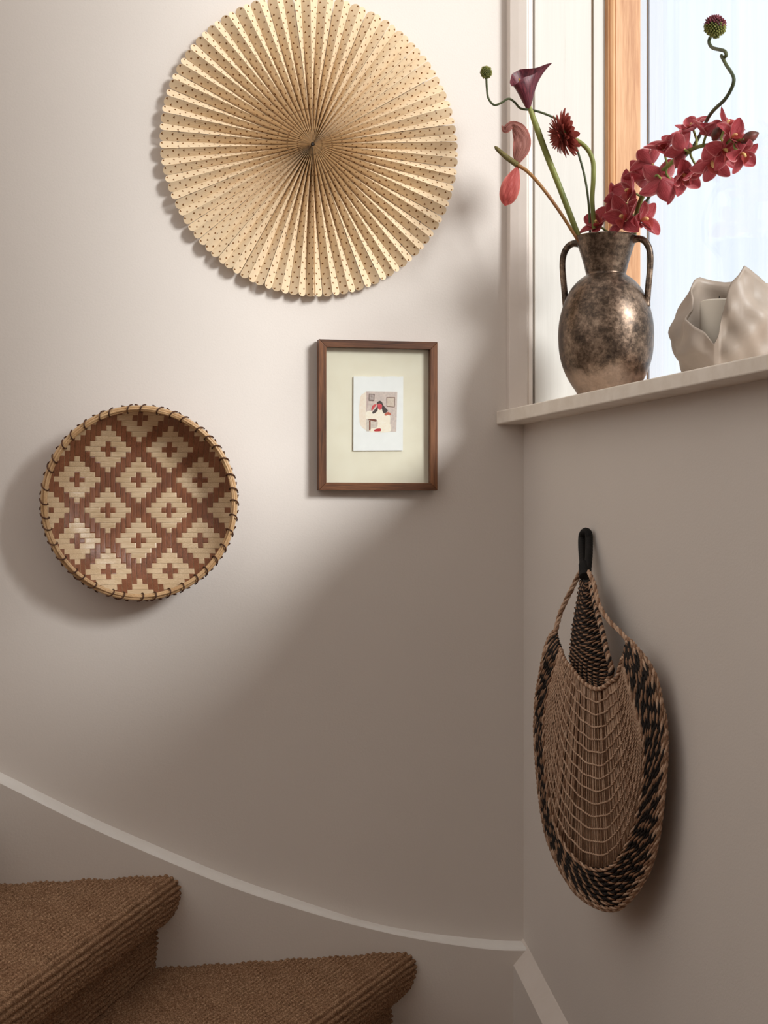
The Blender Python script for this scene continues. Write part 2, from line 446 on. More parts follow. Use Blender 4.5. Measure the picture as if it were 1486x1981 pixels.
def fan_panel(front_first, R=FR):
    acol = [0, 0.1, 0.3, 0.5, 0.7, 0.9, 1.0]
    notch = [R - 0.033, R - 0.106, R - 0.179]
    rows = [(0.004, 0), (0.04, 0)]
    for r in sorted(notch):
        rows += [(r - 0.0026, 0), (r, 1), (r + 0.0026, 0)]
    rows += [(R - 0.02, 0), (R - 0.0065, 0), (R - 0.004, 2), (R - 0.002, 3), (R, 4)]
    V, UV = [], []
    for r, fl in rows:
        for a in acol:
            aa, rr = a, r
            if fl == 1: aa = 0.5 + (a - 0.5) * 0.84 if a in (0, 1.0) else a
            if fl >= 2:
                cap = 0.0078 * math.sqrt(max(0, 1 - (2 * a - 1) ** 2))
                rr = R - 0.0065 + cap * {2: 0.33, 3: 0.66, 4: 1.0}[fl]
            d = math.sqrt(max(1e-9, PW ** 2 - (rr * DEL) ** 2)) / 2
            p0 = np.array([rr, -d if front_first else d, 0.0])
            p1 = np.array([rr * math.cos(DEL), d if front_first else -d, rr * math.sin(DEL)])
            V.append(p0 * (1 - aa) + p1 * aa); UV.append((aa * PW, rr))
    return V, grid_faces(len(rows), len(acol)), UV
protos = []
for k in range(NP):
    ang = k * DEL - PI / 2 + DEL * 0.3
    if k < 2:
        v, f, uv = fan_panel(k % 2 == 0)
        o = new('pleat', np.array(v) + FC * [1, 0, 1] + [0, -0.018, 0], f, M['paper'], fan, False, uv)
        protos.append(o)
    else:
        o = copy_part(protos[k % 2])
    o.location.y += random.uniform(-0.0009, 0.0009)
    o.rotation_euler = (random.uniform(-0.004, 0.004), -ang + random.uniform(-0.0035, 0.0035), random.uniform(-0.004, 0.004))
# overlapping seam flap at the bottom
v, f, uv = fan_panel(True)
v = [np.array(p) * [1, 1.0, 0.35] + [0, -0.003, 0] for p in v]
o = new('seam_flap', np.array(v) + FC * [1, 0, 1] + [0, -0.018, 0], f, M['paper'], fan, False, uv)
o.rotation_euler = (0, PI / 2 - 0.004, 0)
# pin through the middle
c = (FC[0], -0.018, FC[2])
def disc_y(cx, y, cz, r, th, n=24):
    v = [(cx + r * math.cos(2 * PI * k / n), yy, cz + r * math.sin(2 * PI * k / n)) for yy in (y, y + th) for k in range(n)]
    f = [tuple(range(n)), tuple(range(2 * n - 1, n - 1, -1))] + [(k, n + k, n + (k + 1) % n, (k + 1) % n) for k in range(n)]
    return v, f
M['iron'] = simple('dark_iron', (40, 34, 30), None, rough=0.5, metal=0.6)
v, f = disc_y(FC[0], -0.0285, FC[2], 0.0026, 0.02, 12); new('pin', v, f, M['iron'], fan, False)

# ------------------------------------------------------------------ woven basket tray
BC = on(270.5, 973, 1, -0.055); BX, BZ = BC[0], BC[2]
BR = 0.5 * (on(460, 973, 1, -0.06)[0] - on(83, 973, 1, -0.06)[0])
bas = thing('woven_basket', (BX, -0.03, BZ), 'round flat woven cane basket with brown and straw diamond pattern on the wall', 'basket')
RI = BR - 0.007
def bowl(r):                                  # distance from the wall to the inside face
    q = np.clip(r / RI, 0, 1.0)
    return 0.010 + 0.062 * q ** 5
def m_splint(name, c1, c2, c3, rough, ax):
    t = NT(name); stv = [1, 1, 1]; stv[ax] = 0.04
    v = t.coord('Object', tuple(stv)); n = t.noise(v, 900, 4, 0.6); v2 = t.coord('Object'); n2 = t.noise(v2, 25, 3)
    k = t.math('ADD', t.math('MULTIPLY', n, 0.6), t.math('MULTIPLY', n2, 0.4))
    t.color(t.ramp(k, [(0.35, c1), (0.5, c2), (0.65, c3)])).set(rough=rough, spec=0.5); t.bump(n, 0.3, 0.0006); return t.m
M['splint_b'] = m_splint('brown_splint', (94, 55, 36), (126, 77, 52), (150, 97, 67), 0.42, 2)
M['splint_s'] = m_splint('straw_splint', (184, 156, 120), (204, 178, 144), (220, 197, 166), 0.36, 0)
PIT = 0.00918
mx, mz = on(268.8, 928.3, 1, -0.02)[0] - BX, on(268.8, 928.3, 1, -0.02)[2] - BZ
def over(ci, ri):                             # is the straw (level) splint on top at this crossing?
    for cx, cz in ((0, 0), (6, 6)):
        dx = (ci - cx + 6) % 12 - 6; dz = (ri - cz + 6) % 12 - 6
        w = {0: 4, 1: 3, 2: 2, 3: 1, 4: 0}.get(abs(dz), -1)
        if abs(dx) <= w:
            if dz == 0 and abs(dx) <= 1: return False
            if abs(dz) == 1 and dx == 0: return False
            return True
    return False
def splint(horizontal, idx):
    c0 = (mz if horizontal else mx) + idx * PIT
    if abs(c0) > RI - 0.004: return
    half = math.sqrt((RI + 0.001) ** 2 - c0 ** 2)
    m0 = mx if horizontal else mz
    ks = np.arange(math.floor((-half - m0) / PIT) - 1, math.ceil((half - m0) / PIT) + 2)
    hw = PIT * (0.485 if horizontal else 0.46)
    pts = []
    for k in ks:
        for e in (-0.30, 0.30):
            s = m0 + (k + e) * PIT
            if abs(s) > half: s = math.copysign(half, s)
            top = over(k, idx) if horizontal else not over(idx, k)
            pts.append((s, 0.0007 if top else -0.0007))
    pts = sorted(set(pts)); P = []
    for s, e in pts:
        if P and abs(P[-1][0] - s) < 1e-6: continue
        P.append((s, e))
    V = []
    tw = random.uniform(-0.0003, 0.0003)
    for s, e in P:
        for lat, lift in ((-hw, 0), (-hw * 0.6, 0.00025), (hw * 0.6, 0.00025), (hw, 0)):
            a, b = (s, c0 + lat) if horizontal else (c0 + lat, s)
            y = -(bowl(math.hypot(a, b)) + e + lift + tw * lat / hw)
            V.append((BX + a, y, BZ + b))
    nP = len(P)
    W = V + [(x, y + 0.0007, z) for x, y, z in V]
    f = grid_faces(nP, 4); o = nP * 4
    f2 = [tuple(o + i for i in reversed(q)) for q in f]
    sides = []
    for i in range(nP - 1):
        for c_ in (0, 3):
            q = (i * 4 + c_, (i + 1) * 4 + c_, o + (i + 1) * 4 + c_, o + i * 4 + c_)
            sides.append(q)
    new('level_splint' if horizontal else 'upright_splint', W, f + f2 + sides, M['splint_s' if horizontal else 'splint_b'], bas, False)
for i in range(-22, 23):
    splint(True, i); splint(False, i)
def ring_y(r, y, n=96):
    a = np.arange(n) * 2 * PI / n
    return np.stack([BX + r * np.cos(a), np.full(n, y), BZ + r * np.sin(a)], 1)
M['cane'] = m_splint('cane_hoop', (168, 128, 86), (196, 158, 114), (212, 178, 136), 0.4, 1)
for r, y, rad in ((BR - 0.0020, -0.0725, 0.0032), (BR - 0.0075, -0.0740, 0.0028), (BR - 0.0015, -0.0655, 0.0031), (BR - 0.0055, -0.0770, 0.0020)):
    p = ring_y(r, y); p[:, 1] += 0.0012 * np.sin(np.arange(96) * 0.39 + r * 900)
    v, f = tube(p, rad, 8, True); new('rim_hoop', v, f, M['cane'], bas)
# flared outer side seen from below and beside
pr = [(RI * 0.55, -0.006), (RI * 0.8, -0.018), (RI * 0.93, -0.036), (BR + 0.001, -0.066)]
a = np.arange(72) * 2 * PI / 72
V = [(BX + r * math.cos(t), y, BZ + r * math.sin(t)) for r, y in pr for t in a]
new('outer_skin', V, grid_faces(4, 72, True), M['splint_b'], bas)
M['lash'] = simple('dark_lashing', (58, 34, 22), (92, 56, 36), 200, 0.5)
NL = 40; lp = None
for k in range(NL):
    if lp is None:
        q = np.linspace(0, 2 * PI, 15)
        rr = BR - 0.0045 + 0.0074 * np.cos(q); yy = -0.0712 - 0.0092 * np.sin(q); th = 0.03 * np.sin(q) + 0.055 * (q / PI - 1)
        P = np.stack([BX + rr * np.cos(th), yy, BZ + rr * np.sin(th)], 1)
        v, f = tube(P, 0.0013, 6); lp = new('lashing', v, f, M['lash'], bas)
        lp0 = lp
    else:
        lp = copy_part(lp0)
    lp.rotation_euler = (0, k * 2 * PI / NL + random.uniform(-0.03, 0.03), 0)

# ------------------------------------------------------------------ framed picture
cs = [on(618, 657, 1, -0.024), on(848, 661, 1, -0.024), on(845, 947, 1, -0.024), on(616, 950, 1, -0.024)]
fx0 = (cs[0][0] + cs[3][0]) / 2; fx1 = (cs[1][0] + cs[2][0]) / 2; fz1 = (cs[0][2] + cs[1][2]) / 2; fz0 = (cs[2][2] + cs[3][2]) / 2
pic = thing('framed_picture', ((fx0 + fx1) / 2, -0.012, (fz0 + fz1) / 2), 'small walnut-framed watercolour in a cream mount on the wall', 'picture')
FWD = 0.0142
def rail(pts, name, mat):
    V = [(x, y, z) for y in (-0.0255, -0.003) for x, z in pts]
    f = [(0, 1, 2, 3), (7, 6, 5, 4)] + [(i, 4 + i, 4 + (i + 1) % 4, (i + 1) % 4) for i in range(4)]
    o = new(name, V, f, mat, pic, False); bevel(o, 0.0008, 2); return o
ix0, ix1, iz0, iz1 = fx0 + FWD, fx1 - FWD, fz0 + FWD, fz1 - FWD
g = 0.00012
rail([(fx0, fz1), (fx1, fz1), (ix1 + g, iz1), (ix0 - g, iz1)], 'frame_rail', M['walnut_h'])
rail([(fx0, fz0), (ix0 - g, iz0), (ix1 + g, iz0), (fx1, fz0)], 'frame_rail', M['walnut_h'])
rail([(fx0, fz0 + 2 * g), (fx0, fz1 - 2 * g), (ix0, iz1), (ix0, iz0)], 'frame_stile', M['walnut_v'])
rail([(fx1, fz0 + 2 * g), (ix1, iz0), (ix1, iz1), (fx1, fz1 - 2 * g)], 'frame_stile', M['walnut_v'])
M['mount'] = simple('cream_mount', (228, 217, 194), (232, 222, 200), 30, 0.9, 0.1, bscale=500, bdist=0.0004)
M['sheet'] = simple('white_sheet', (236, 233, 228), (240, 237, 232), 60, 0.9, 0.15, bscale=300, bdist=0.0004)
MY = -0.0110
v, f = box(ix0 - 0.004, ix1 + 0.004, MY, -0.004, iz0 - 0.004, iz1 + 0.004); new('mount', v, f, M['mount'], pic, False)
v, f = box(ix0 - 0.002, ix1 + 0.002, -0.0215, -0.0203, iz0 - 0.002, iz1 + 0.002); new('glass', v, f, M['pglass'], pic, False)
# the paper sheet, slightly raised from the mount, uneven torn top
def pz(zx, zy):                                # zoomed drawing coordinates -> world on the sheet
    p = on(670 + zx / 11.65, 715 + zy / 11.65, 1, MY - 0.003); return p[0], p[2]
top = [(165 + t * 112, 152 + (3 + 5 * math.sin(t * 2.1 + 1)) * (1 if 0 < t < 10 else 0.2)) for t in range(11)]
ol = [pz(x, y) for x, y in top] + [pz(1275, 1822), pz(158, 1828)]
n = len(ol)
V = [(x, MY - 0.0032, z) for x, z in ol] + [(x, MY - 0.0018, z) for x, z in ol]
sheet = new('sheet', V, [tuple(range(n)), tuple(range(2 * n - 1, n - 1, -1))] + [(i, n + i, n + (i + 1) % n, (i + 1) % n) for i in range(n)], M['sheet'], pic, False)
lay = [0]
def paint(name, pts, c1, c2=None, curve=True):
    lay[0] += 1
    p = np.array([pz(*q) for q in pts])
    if curve:
        p = spline(np.vstack([p, p[:1]]), len(p) * 5)[:-1]
    y = MY - 0.0033 - lay[0] * 0.000012
    V = [(a, y, b) for a, b in p]
    key = 'paint_%d' % lay[0]
    m = simple(key, c1, c2 or c1, 260, 0.9)
    new(name, V, [tuple(range(len(V)))], m, sheet, False)
paint('painted_wall', [(440, 492), (1150, 500), (1128, 1402), (452, 1392)], (196, 178, 170), (216, 196, 184), False)
paint('painted_arch', [(420, 520), (330, 590), (296, 800), (294, 1100), (325, 1260), (420, 1345), (452, 1300), (452, 560)], (236, 214, 192), (240, 224, 206))
paint('painted_window', [(452, 500), (500, 495), (490, 800), (452, 960)], (190, 165, 158), (205, 180, 170), False)
paint('painted_floor', [(452, 1100), (690, 1160), (690, 1330), (452, 1392)], (200, 184, 170), (216, 202, 188), False)
paint('painted_frame', [(505, 542), (638, 548), (630, 712), (502, 705)], (92, 72, 66), (120, 96, 88), False)
paint('painted_picture', [(522, 562), (622, 566), (616, 694), (520, 688)], (150, 132, 126), (196, 180, 172), False)
paint('painted_frame', [(902, 622), (1098, 618), (1092, 852), (905, 838)], (120, 92, 78), (140, 110, 96), False)
paint('painted_picture', [(918, 638), (1082, 634), (1078, 836), (920, 822)], (204, 182, 164), (214, 196, 180), False)
paint('painted_robe', [(720, 880), (640, 950), (500, 930), (440, 990), (440, 1100), (560, 1120), (690, 1130), (690, 1300), (560, 1330), (540, 1400), (980, 1400), (985, 1200), (985, 1060), (940, 1000), (850, 985), (790, 880)], (242, 226, 202), (246, 234, 216))
paint('painted_arm', [(690, 775), (600, 800), (560, 905), (590, 915), (640, 850)], (196, 76, 78), (210, 100, 98))
paint('painted_hair', [(685, 745), (740, 705), (800, 725), (840, 810), (920, 900), (930, 940), (860, 985), (820, 950), (790, 860), (720, 830), (700, 930), (620, 992), (580, 970), (640, 900), (690, 830)], (66, 56, 54), (84, 72, 68))
paint('painted_face', [(700, 780), (750, 765), (805, 800), (795, 870), (760, 910), (720, 880)], (196, 62, 74), (214, 96, 98))
paint('painted_hand', [(855, 1010), (920, 960), (985, 975), (1010, 1025), (930, 1020), (890, 1042)], (186, 92, 72), (206, 120, 96))
paint('painted_table', [(470, 1128), (560, 1110), (672, 1130), (668, 1175), (560, 1150)], (112, 66, 52), (140, 88, 70))
paint('painted_table_leg', [(512, 1150), (548, 1150), (545, 1372), (512, 1372)], (122, 72, 58), (158, 104, 84), False)
paint('painted_slipper', [(618, 1370), (680, 1335), (770, 1330), (775, 1385), (700, 1395), (640, 1392)], (166, 34, 42), (190, 60, 62))

# ------------------------------------------------------------------ bronze two-handled vase on the sill
VT = 2.828; VS = F / VT
VC = dep(1172.5, 700, VT); VX, VY = VC[0], VC[1]
def vz(py): return 1.6 + (990.5 - py) / VS
def zz(y): return 420 + y / 2.536              # from the zoomed crop
pf = [(0, 878), (128, 878), (140, 874), (141, 862), (150, 845), (172, 812), (196, 768), (216, 715), (228, 660), (233, 600), (233, 548), (226, 490), (210, 428), (190, 380), (165, 338), (134, 305), (108, 286), (98, 279), (96.5, 272), (99, 266), (108, 228), (126, 168), (144, 116), (151, 96), (152, 92), (149, 90)]
inn = [(143, 98), (120, 168), (100, 230), (90, 270), (92, 290), (120, 320)]
prof = [(r / 2.536 / VS, vz(zz(y + 6))) for r, y in pf]
s0 = SILL - prof[0][1]
prof = [(r, SILL if k < 2 else z) for k, (r, z) in enumerate(prof)]
prof[2] = (prof[2][0], SILL + 0.003)
pi_ = [(r / 2.536 / VS, vz(zz(y + 6))) for r, y in inn]
body = prof[1:2] + prof[2:4] + [tuple(q) for q in spline(prof[3:17], 46)[1:]] + [tuple(q) for q in prof[17:20]] + [tuple(q) for q in spline(prof[19:24], 16)[1:]] + prof[24:] + pi_
def m_bronze():
    t = NT('bronze_glaze'); v = t.coord('Object')
    a = t.noise(v, 26, 6, 0.7); b = t.noise(v, 120, 5, 0.75)
    k = t.math('ADD', t.math('MULTIPLY', a, 0.55), t.math('MULTIPLY', b, 0.45))
    c = t.ramp(k, [(0.36, (38, 30, 26)), (0.47, (80, 66, 55)), (0.57, (126, 106, 90)), (0.70, (172, 152, 132))])
    z = t.n('ShaderNodeSeparateXYZ', {0: v}).outputs[2]
    low = t.math('ADD', z, t.math('MULTIPLY', t.math('SUBTRACT', t.noise(v, 34, 4), 0.5), 0.05))
    msk = t.n('ShaderNodeMapRange', {0: low, 1: 0.052, 2: 0.066, 3: 1.0, 4: 0.0}).outputs[0]
    t.color(t.mix(t.math('MULTIPLY', msk, 0.5), c, lin((176, 152, 134))))
    r = t.n('ShaderNodeMapRange', {0: b, 1: 0.3, 2: 0.7, 3: 0.26, 4: 0.44}).outputs[0]
    t.L.new(r, t.b.inputs['Roughness'])
    t.set(metal=0.72, spec=0.5); t.bump(k, 0.25, 0.001); return t.m
M['bronze'] = m_bronze()
vase = thing('bronze_vase', (VX, VY, SILL), 'mottled bronze amphora vase with two ear handles on the window sill', 'vase')
v, f = lathe(body, (VX, VY), 72, True, False); new('body', v, f, M['bronze'], vase)
hd = math.radians(-13 - 24)                     # handle axis: right-hand ear turned a little to the room
ax = np.array([math.cos(hd), math.sin(hd), 0.0])
def handle(sgn):
    pts = [(128, 118), (165, 112), (196, 128), (216, 165), (222, 215), (218, 280), (212, 340), (206, 410), (202, 440)]
    P = spline([VC * [1, 1, 0] + ax * sgn * (r / 2.536 / VS) + UP * vz(zz(y + 6)) for r, y in pts], 40)
    v, f = tube(P, np.interp(np.linspace(0, 1, 40), [0, .15, .5, .9, 1], [.0068, .0062, .0058, .006, .0075]), 12, flat=1.0)
    new('handle', v, f, M['bronze'], vase)
handle(1); handle(-1)

# ------------------------------------------------------------------ organic ceramic candle holder
HT = 2.335; HS = F / HT
HC = dep(1402, 700, HT); HX, HY = HC[0], HC[1]
def hz(py): return 1.6 + (990.5 - py) / HS
M['ceramic'] = simple('stone_ceramic', (146, 133, 121), (162, 147, 134), 14, 0.5, 0.12, bscale=30, spec=0.5)
hol = thing('candle_holder', (HX, HY, SILL), 'matte beige ceramic candle holder with wavy torn rim at the sill end', 'candle holder')
vd = math.atan2(-(HY - CAM[1]), -(HX - CAM[0]))  # bearing towards the room
# rim: bearing (deg, 0 = towards the room, + = to the right), height in picture rows, radius in px
rim = [(-12, 676, 96), (-24, 652, 92), (-38, 640, 93), (-55, 622, 92), (-68, 600, 66), (-84, 578, 62), (-102, 556, 67), (-122, 534, 68), (-138, 528, 74), (-155, 533, 72), (-180, 538, 70), (-205, 537, 72), (-228, 534, 74), (-250, 548, 86), (-275, 558, 92), (-300, 556, 88), (-320, 540, 86), (-337, 529, 95), (-341, 540, 96), (-345, 549, 97), (-353, 562, 97), (-356, 576, 97), (-359, 599, 97), (-361, 612, 97), (-364.5, 630, 97), (-365.5, 655, 97)]
ang = np.array([r[0] for r in rim], float)[::-1]; rz = np.array([hz(r[1]) for r in rim])[::-1]; rr = np.array([r[2] / HS for r in rim])[::-1]
A = np.linspace(-372, -12, 361)[:-1]
ang = np.concatenate([[-372], ang]); rz = np.concatenate([[rz[-1]], rz]); rr = np.concatenate([[rr[-1]], rr])
k3 = np.array([.25, .5, .25])
per = lambda z: np.convolve(np.pad(z, 1, mode='wrap'), k3, 'valid')
RZ = per(np.interp(A, ang, rz)); RR = per(np.interp(A, ang, rr))
sil = np.array([(SILL, 70), (hz(717), 84), (hz(690), 96), (hz(640), 98), (hz(612), 101), (hz(590), 94), (hz(560), 86), (hz(535), 74), (hz(520), 66)])
def radius(a, z, zt, rt_):
    b = np.interp(z, sil[:, 0], sil[:, 1]) / HS
    b *= 1 + 0.045 * math.sin(math.radians(a) * 3 + z * 40) + 0.05 * math.sin(math.radians(a) * 6 - z * 75) + 0.02 * math.sin(math.radians(a) * 11 + z * 120)
    w = max(0.0, 1 - (zt - z) / 0.055)
    return b * (1 - w ** 1.6) + rt_ * w ** 1.6
NS = 22; V = []; TH = 0.0042
for s in range(NS):
    for a, zt, rt_ in zip(A, RZ, RR):
        z = SILL + (zt - SILL) * (s / (NS - 1)) ** 0.9
        r = radius(a, z, zt, rt_); t = vd + math.radians(a)
        V.append((HX + r * math.cos(t), HY + r * math.sin(t), z))
no = len(A)
for s in range(NS - 1, -1, -1):
    for a, zt, rt_ in zip(A, RZ, RR):
        z = SILL + (zt - SILL) * (s / (NS - 1)) ** 0.9
        r = radius(a, z, zt, rt_) - TH * (0.6 if s == NS - 1 else 1); t = vd + math.radians(a)
        V.append((HX + r * math.cos(t), HY + r * math.sin(t), max(z, SILL + 0.006) + (0.0012 if s == NS - 1 else 0)))
f = grid_faces(2 * NS, no, True); f.append(tuple(range(no - 1, -1, -1))); f.append(tuple((2 * NS - 1) * no + k for k in range(no)))
new('bowl', V, f, M['ceramic'], hol)
t = NT('candle_wax'); t.color(lin((222, 214, 200))).set(rough=0.55, spec=0.3); t.b.inputs['Subsurface Weight'].default_value = 0.0
t.bump(t.noise(t.coord('Object'), 300, 3), 0.15, 0.0006); M['wax'] = t.m
cc = dep(1391, 600, HT + 0.004); CX, CY = cc[0], cc[1]; CR = 36.5 / HS
candle = thing('pillar_candle', (CX, CY, SILL + 0.0065), 'plain off-white pillar candle standing inside the ceramic holder', 'candle')
zt = hz(581)
v, f = lathe([(CR * 0.98, SILL + 0.0065), (CR, SILL + 0.01), (CR, zt - 0.003), (CR - 0.001, zt - 0.001), (CR - 0.004, zt), (CR * 0.5, zt - 0.002), (0.001, zt - 0.003)], (CX, CY), 48, True, True)
new('wax', v, f, M['wax'], candle)
v, f = tube([(CX, CY, zt - 0.004), (CX + .0005, CY, zt + 0.004), (CX + .001, CY, zt + 0.007)], 0.0009, 6); new('wick', v, f, M['iron'], candle)

# ------------------------------------------------------------------ cut flowers in the vase (each stem is a thing of its own)
def m_petal(name, deep, edge, streak, tl=0.3, rough=0.5, edge_pow=5.0):
    t = NT(name)
    uv = t.n('ShaderNodeTexCoord').outputs['UV']; sx = t.n('ShaderNodeSeparateXYZ', {0: uv}); x, y = sx.outputs[0], sx.outputs[1]
    e = t.math('POWER', t.math('ABSOLUTE', x), edge_pow)
    v = t.n('ShaderNodeMapping', {0: uv, 3: (9.0, 1.4, 1.0)}).outputs[0]
    n = t.noise(v, 2.2, 5, 0.6)
    c = t.ramp(n, [(0.35, deep), (0.68, streak)])
    c = t.mix(t.math('MINIMUM', e, 0.85), c, lin(edge))
    t.color(c).set(rough=rough, spec=0.25); t.bump(n, 0.25, 0.0008)
    t.translucent(c, tl); return t.m
M['stem'] = simple('green_stem', (96, 104, 52), (134, 136, 70), 40, 0.5, stretch=(1, 1, .2))
M['stem_dark'] = simple('dark_green_stem', (58, 68, 46), (84, 88, 56), 50, 0.5, stretch=(1, 1, .2))
M['stem_red'] = simple('reddish_stem', (132, 84, 54), (150, 110, 62), 18, 0.5)
PXM = 1.0 / VS                                  # metres per picture pixel at the vase
def stem_pts(pts, t0=VT, n=60):
    """(px, py, metres nearer than the vase axis)"""
    return spline([dep(x, y, t0 - d) for x, y, d in pts], n)
def foot(dx, dz=0.06):                          # where a stem stands inside the vase
    return np.array([VX + dx[0], VY + dx[1], SILL + dz])
def stem(name, pts, r, mat, parent, n=60, sides=8):
    v, f = tube(pts, r, sides); return new(name, v, f, mat, parent)
def to_vase(P, dx):
    """carry a stem from its last visible point down through the neck to the foot of the vase"""
    q = foot(dx); e = P[-1]
    neck = np.array([VX + dx[0] * 0.4 + (e[0] - VX) * 0.3, VY + dx[1] * 0.4 + (e[1] - VY) * 0.3, vz(525)])
    return np.vstack([P, spline([e, neck, q], 12)[1:]])
def petal(base, along, normal, L, W, cup=0.25, bend=0.2, nl=9, nw=7, shape=0.6, tipw=0.0, twist=0.0, wave=0.0, rnd=0.75):
    """petal surface: base point, growth direction, face normal; cup curls the sides, bend curls along"""
    along = np.asarray(along, float) / np.linalg.norm(along)
    normal = np.asarray(normal, float); normal = normal - along * (normal @ along); normal /= np.linalg.norm(normal)
    side = np.cross(along, normal)
    V, UV = [], []
    for i in range(nl):
        s = 1 - (1 - i / (nl - 1)) ** 1.5
        w = W * (max(0.0, math.sin(PI * min(1, s ** shape))) ** rnd * (1 - tipw) + tipw * s)
        w = max(w, W * 0.07 if s < .5 else W * 0.02)
        th = bend * s
        c = base + along * (L * (math.sin(th) / bend if abs(bend) > 1e-4 else s)) + normal * (L * ((1 - math.cos(th)) / bend if abs(bend) > 1e-4 else 0))
        nn = normal * math.cos(th) - along * math.sin(th)
        tw = twist * s; sd = side * math.cos(tw) + nn * math.sin(tw); n2 = nn * math.cos(tw) - side * math.sin(tw)
        for j in range(nw):
            u = 2 * j / (nw - 1) - 1
            V.append(c + sd * (w * 0.5 * u) + n2 * (cup * w * u * u * 0.5 + wave * W * math.sin(s * 9 + u * 3) * abs(u)))
            UV.append((u, s))
    return np.array(V), grid_faces(nl, nw), np.array(UV)

# --- calla lily
cal = thing('calla_lily', foot((-0.012, 0.0)), 'dark burgundy calla lily on a thick pale green stem', 'flower')
M['calla'] = m_petal('calla_spathe', (66, 26, 36), (84, 38, 46), (124, 60, 68), 0.12, 0.38, 8)
P = to_vase(stem_pts([(1024, 206, 0.0), (1036, 240, 0.0), (1058, 300, 0.0), (1080, 355, 0.0), (1101, 410, 0.0), (1121, 462, 0.0)]), (0.02, 0.0))
stem('stem', P, np.interp(np.linspace(0, 1, len(P)), [0, .05, .2, 1], [.0036, .0045, .0058, .0052]), M['stem'], cal, sides=10)
rimc = [(0, 1077, 119, 0), (12, 1052, 131, 4), (24, 1040, 139, 8), (45, 1031, 145, 13), (75, 1012, 150, 20), (105, 1000, 162, 21), (140, 990, 168, 14), (180, 986, 160, 2), (225, 990, 143, -12), (270, 1006, 134, -18), (315, 1034, 132, -8), (335, 1045, 129, -5), (350, 1058, 123, -2)]
ra = np.array([r[0] for r in rimc] + [360]); rp = np.array([r[1:] for r in rimc] + [rimc[0][1:]], float)
V, UV = [], []; NT_, NSL = 64, 14
dense = np.array([[np.interp(360.0 * k / NT_, ra, rp[:, c_]) for c_ in range(3)] for k in range(NT_)])
for _ in range(2):
    dense = 0.25 * np.roll(dense, 1, 0) + 0.5 * dense + 0.25 * np.roll(dense, -1, 0)
for s in range(NSL):
    q = s / (NSL - 1)
    for k in range(NT_):
        th = 360.0 * k / NT_; t_ = math.radians(th)
        rimp = dense[k]
        b0 = np.array([1022 + 4.5 * math.cos(t_), 210, 4.5 * math.sin(t_)])
        m1 = np.array([1019 + 14.5 * math.cos(t_), 186, 14.5 * math.sin(t_)])
        m2 = np.array([1013 + 22 * math.cos(t_), 155 + 8 * math.sin(t_) - 3 * math.cos(t_), 21 * math.sin(t_)])
        pts = (1 - q) ** 3 * b0 + 3 * q * (1 - q) ** 2 * m1 + 3 * q * q * (1 - q) * m2 + q ** 3 * rimp
        V.append(dep(pts[0], pts[1], VT - pts[2] * PXM)); UV.append((2 * k / NT_ - 1, q))
new('spathe', V, grid_faces(NSL, NT_, True), M['calla'], cal, uv=UV)
M['spadix_y'] = simple('yellow_spadix', (150, 110, 50), (176, 136, 66), 300, 0.6)
v, f = tube(spline([dep(1021, 200, VT), dep(1013, 175, VT - 0.002), dep(1004, 152, VT - .003)], 12), np.interp(np.linspace(0, 1, 12), [0, .8, 1], [.003, .0028, .0012]), 8)
new('spadix', v, f, M['spadix_y'], cal)

# --- anthurium with a curled spathe
ant = thing('anthurium', foot((-0.02, -0.01)), 'wilting pink anthurium with a curled spathe and olive spike', 'flower')
M['anth'] = m_petal('anthurium_spathe', (166, 62, 62), (214, 130, 120), (206, 112, 104), 0.38, 0.5, 6)
M['anth_dry'] = m_petal('anthurium_dry', (104, 56, 52), (170, 100, 92), (184, 128, 116), 0.3, 0.55, 7)
AD = 0.02
P = to_vase(stem_pts([(1001, 319, AD), (1022, 333, AD), (1050, 364, AD), (1082, 408, .015), (1114, 458, 0.01)]), (0.0, -0.02))
stem('stem', P, np.interp(np.linspace(0, 1, len(P)), [0, .1, 1], [.0042, .0034, .0030]), M['stem_red'], ant)
def ribbon(name, cl, mat, parent, n=22, nw=9, t0=VT, crease=0.3):
    """cl: px, py, half width px, nearer m, roll (deg) of the blade about its line of growth"""
    c = spline(cl, n); V, UV = [], []
    d2 = np.gradient(c[:, :2], axis=0); d2 /= np.linalg.norm(d2, axis=1)[:, None]
    for i in range(n):
        x, y, w, dd, roll = c[i]; nx, ny = -d2[i, 1], d2[i, 0]; r = math.radians(roll)
        for j in range(nw):
            u = 2 * j / (nw - 1) - 1
            o = u * w * math.cos(r) - crease * w * (1 - u * u) * math.sin(r)
            z = u * w * math.sin(r) + crease * w * (1 - u * u) * math.cos(r) + 0.13 * w * math.sin(u * 9 + i * 0.7)
            V.append(dep(x + nx * o, y + ny * o, t0 - dd - z * PXM)); UV.append((u, i / (n - 1)))
    return new(name, V, grid_faces(n, nw), mat, parent, uv=UV)
ribbon('spathe_upper', [(1000, 317, 4, AD, 10), (1004, 302, 12, AD, 0), (1009, 285, 18, AD, -20), (1010, 268, 17, AD, -10), (1003, 250, 14, AD + .004, 10), (992, 240, 9, AD + .01, 45), (984, 246, 8, AD + .012, 20), (977, 252, 6, AD + .01, 10), (971, 243, 1, AD + .01, 0)], M['anth_dry'], ant, 30)
ribbon('spathe_lower', [(1002, 322, 2, AD, 20), (996, 338, 11, AD, 10), (989, 358, 18, AD + .004, 0), (983, 378, 17.5, AD + .004, 0), (979, 391, 11, AD, 0), (977, 398, 1, AD, 0)], M['anth'], ant, 24)
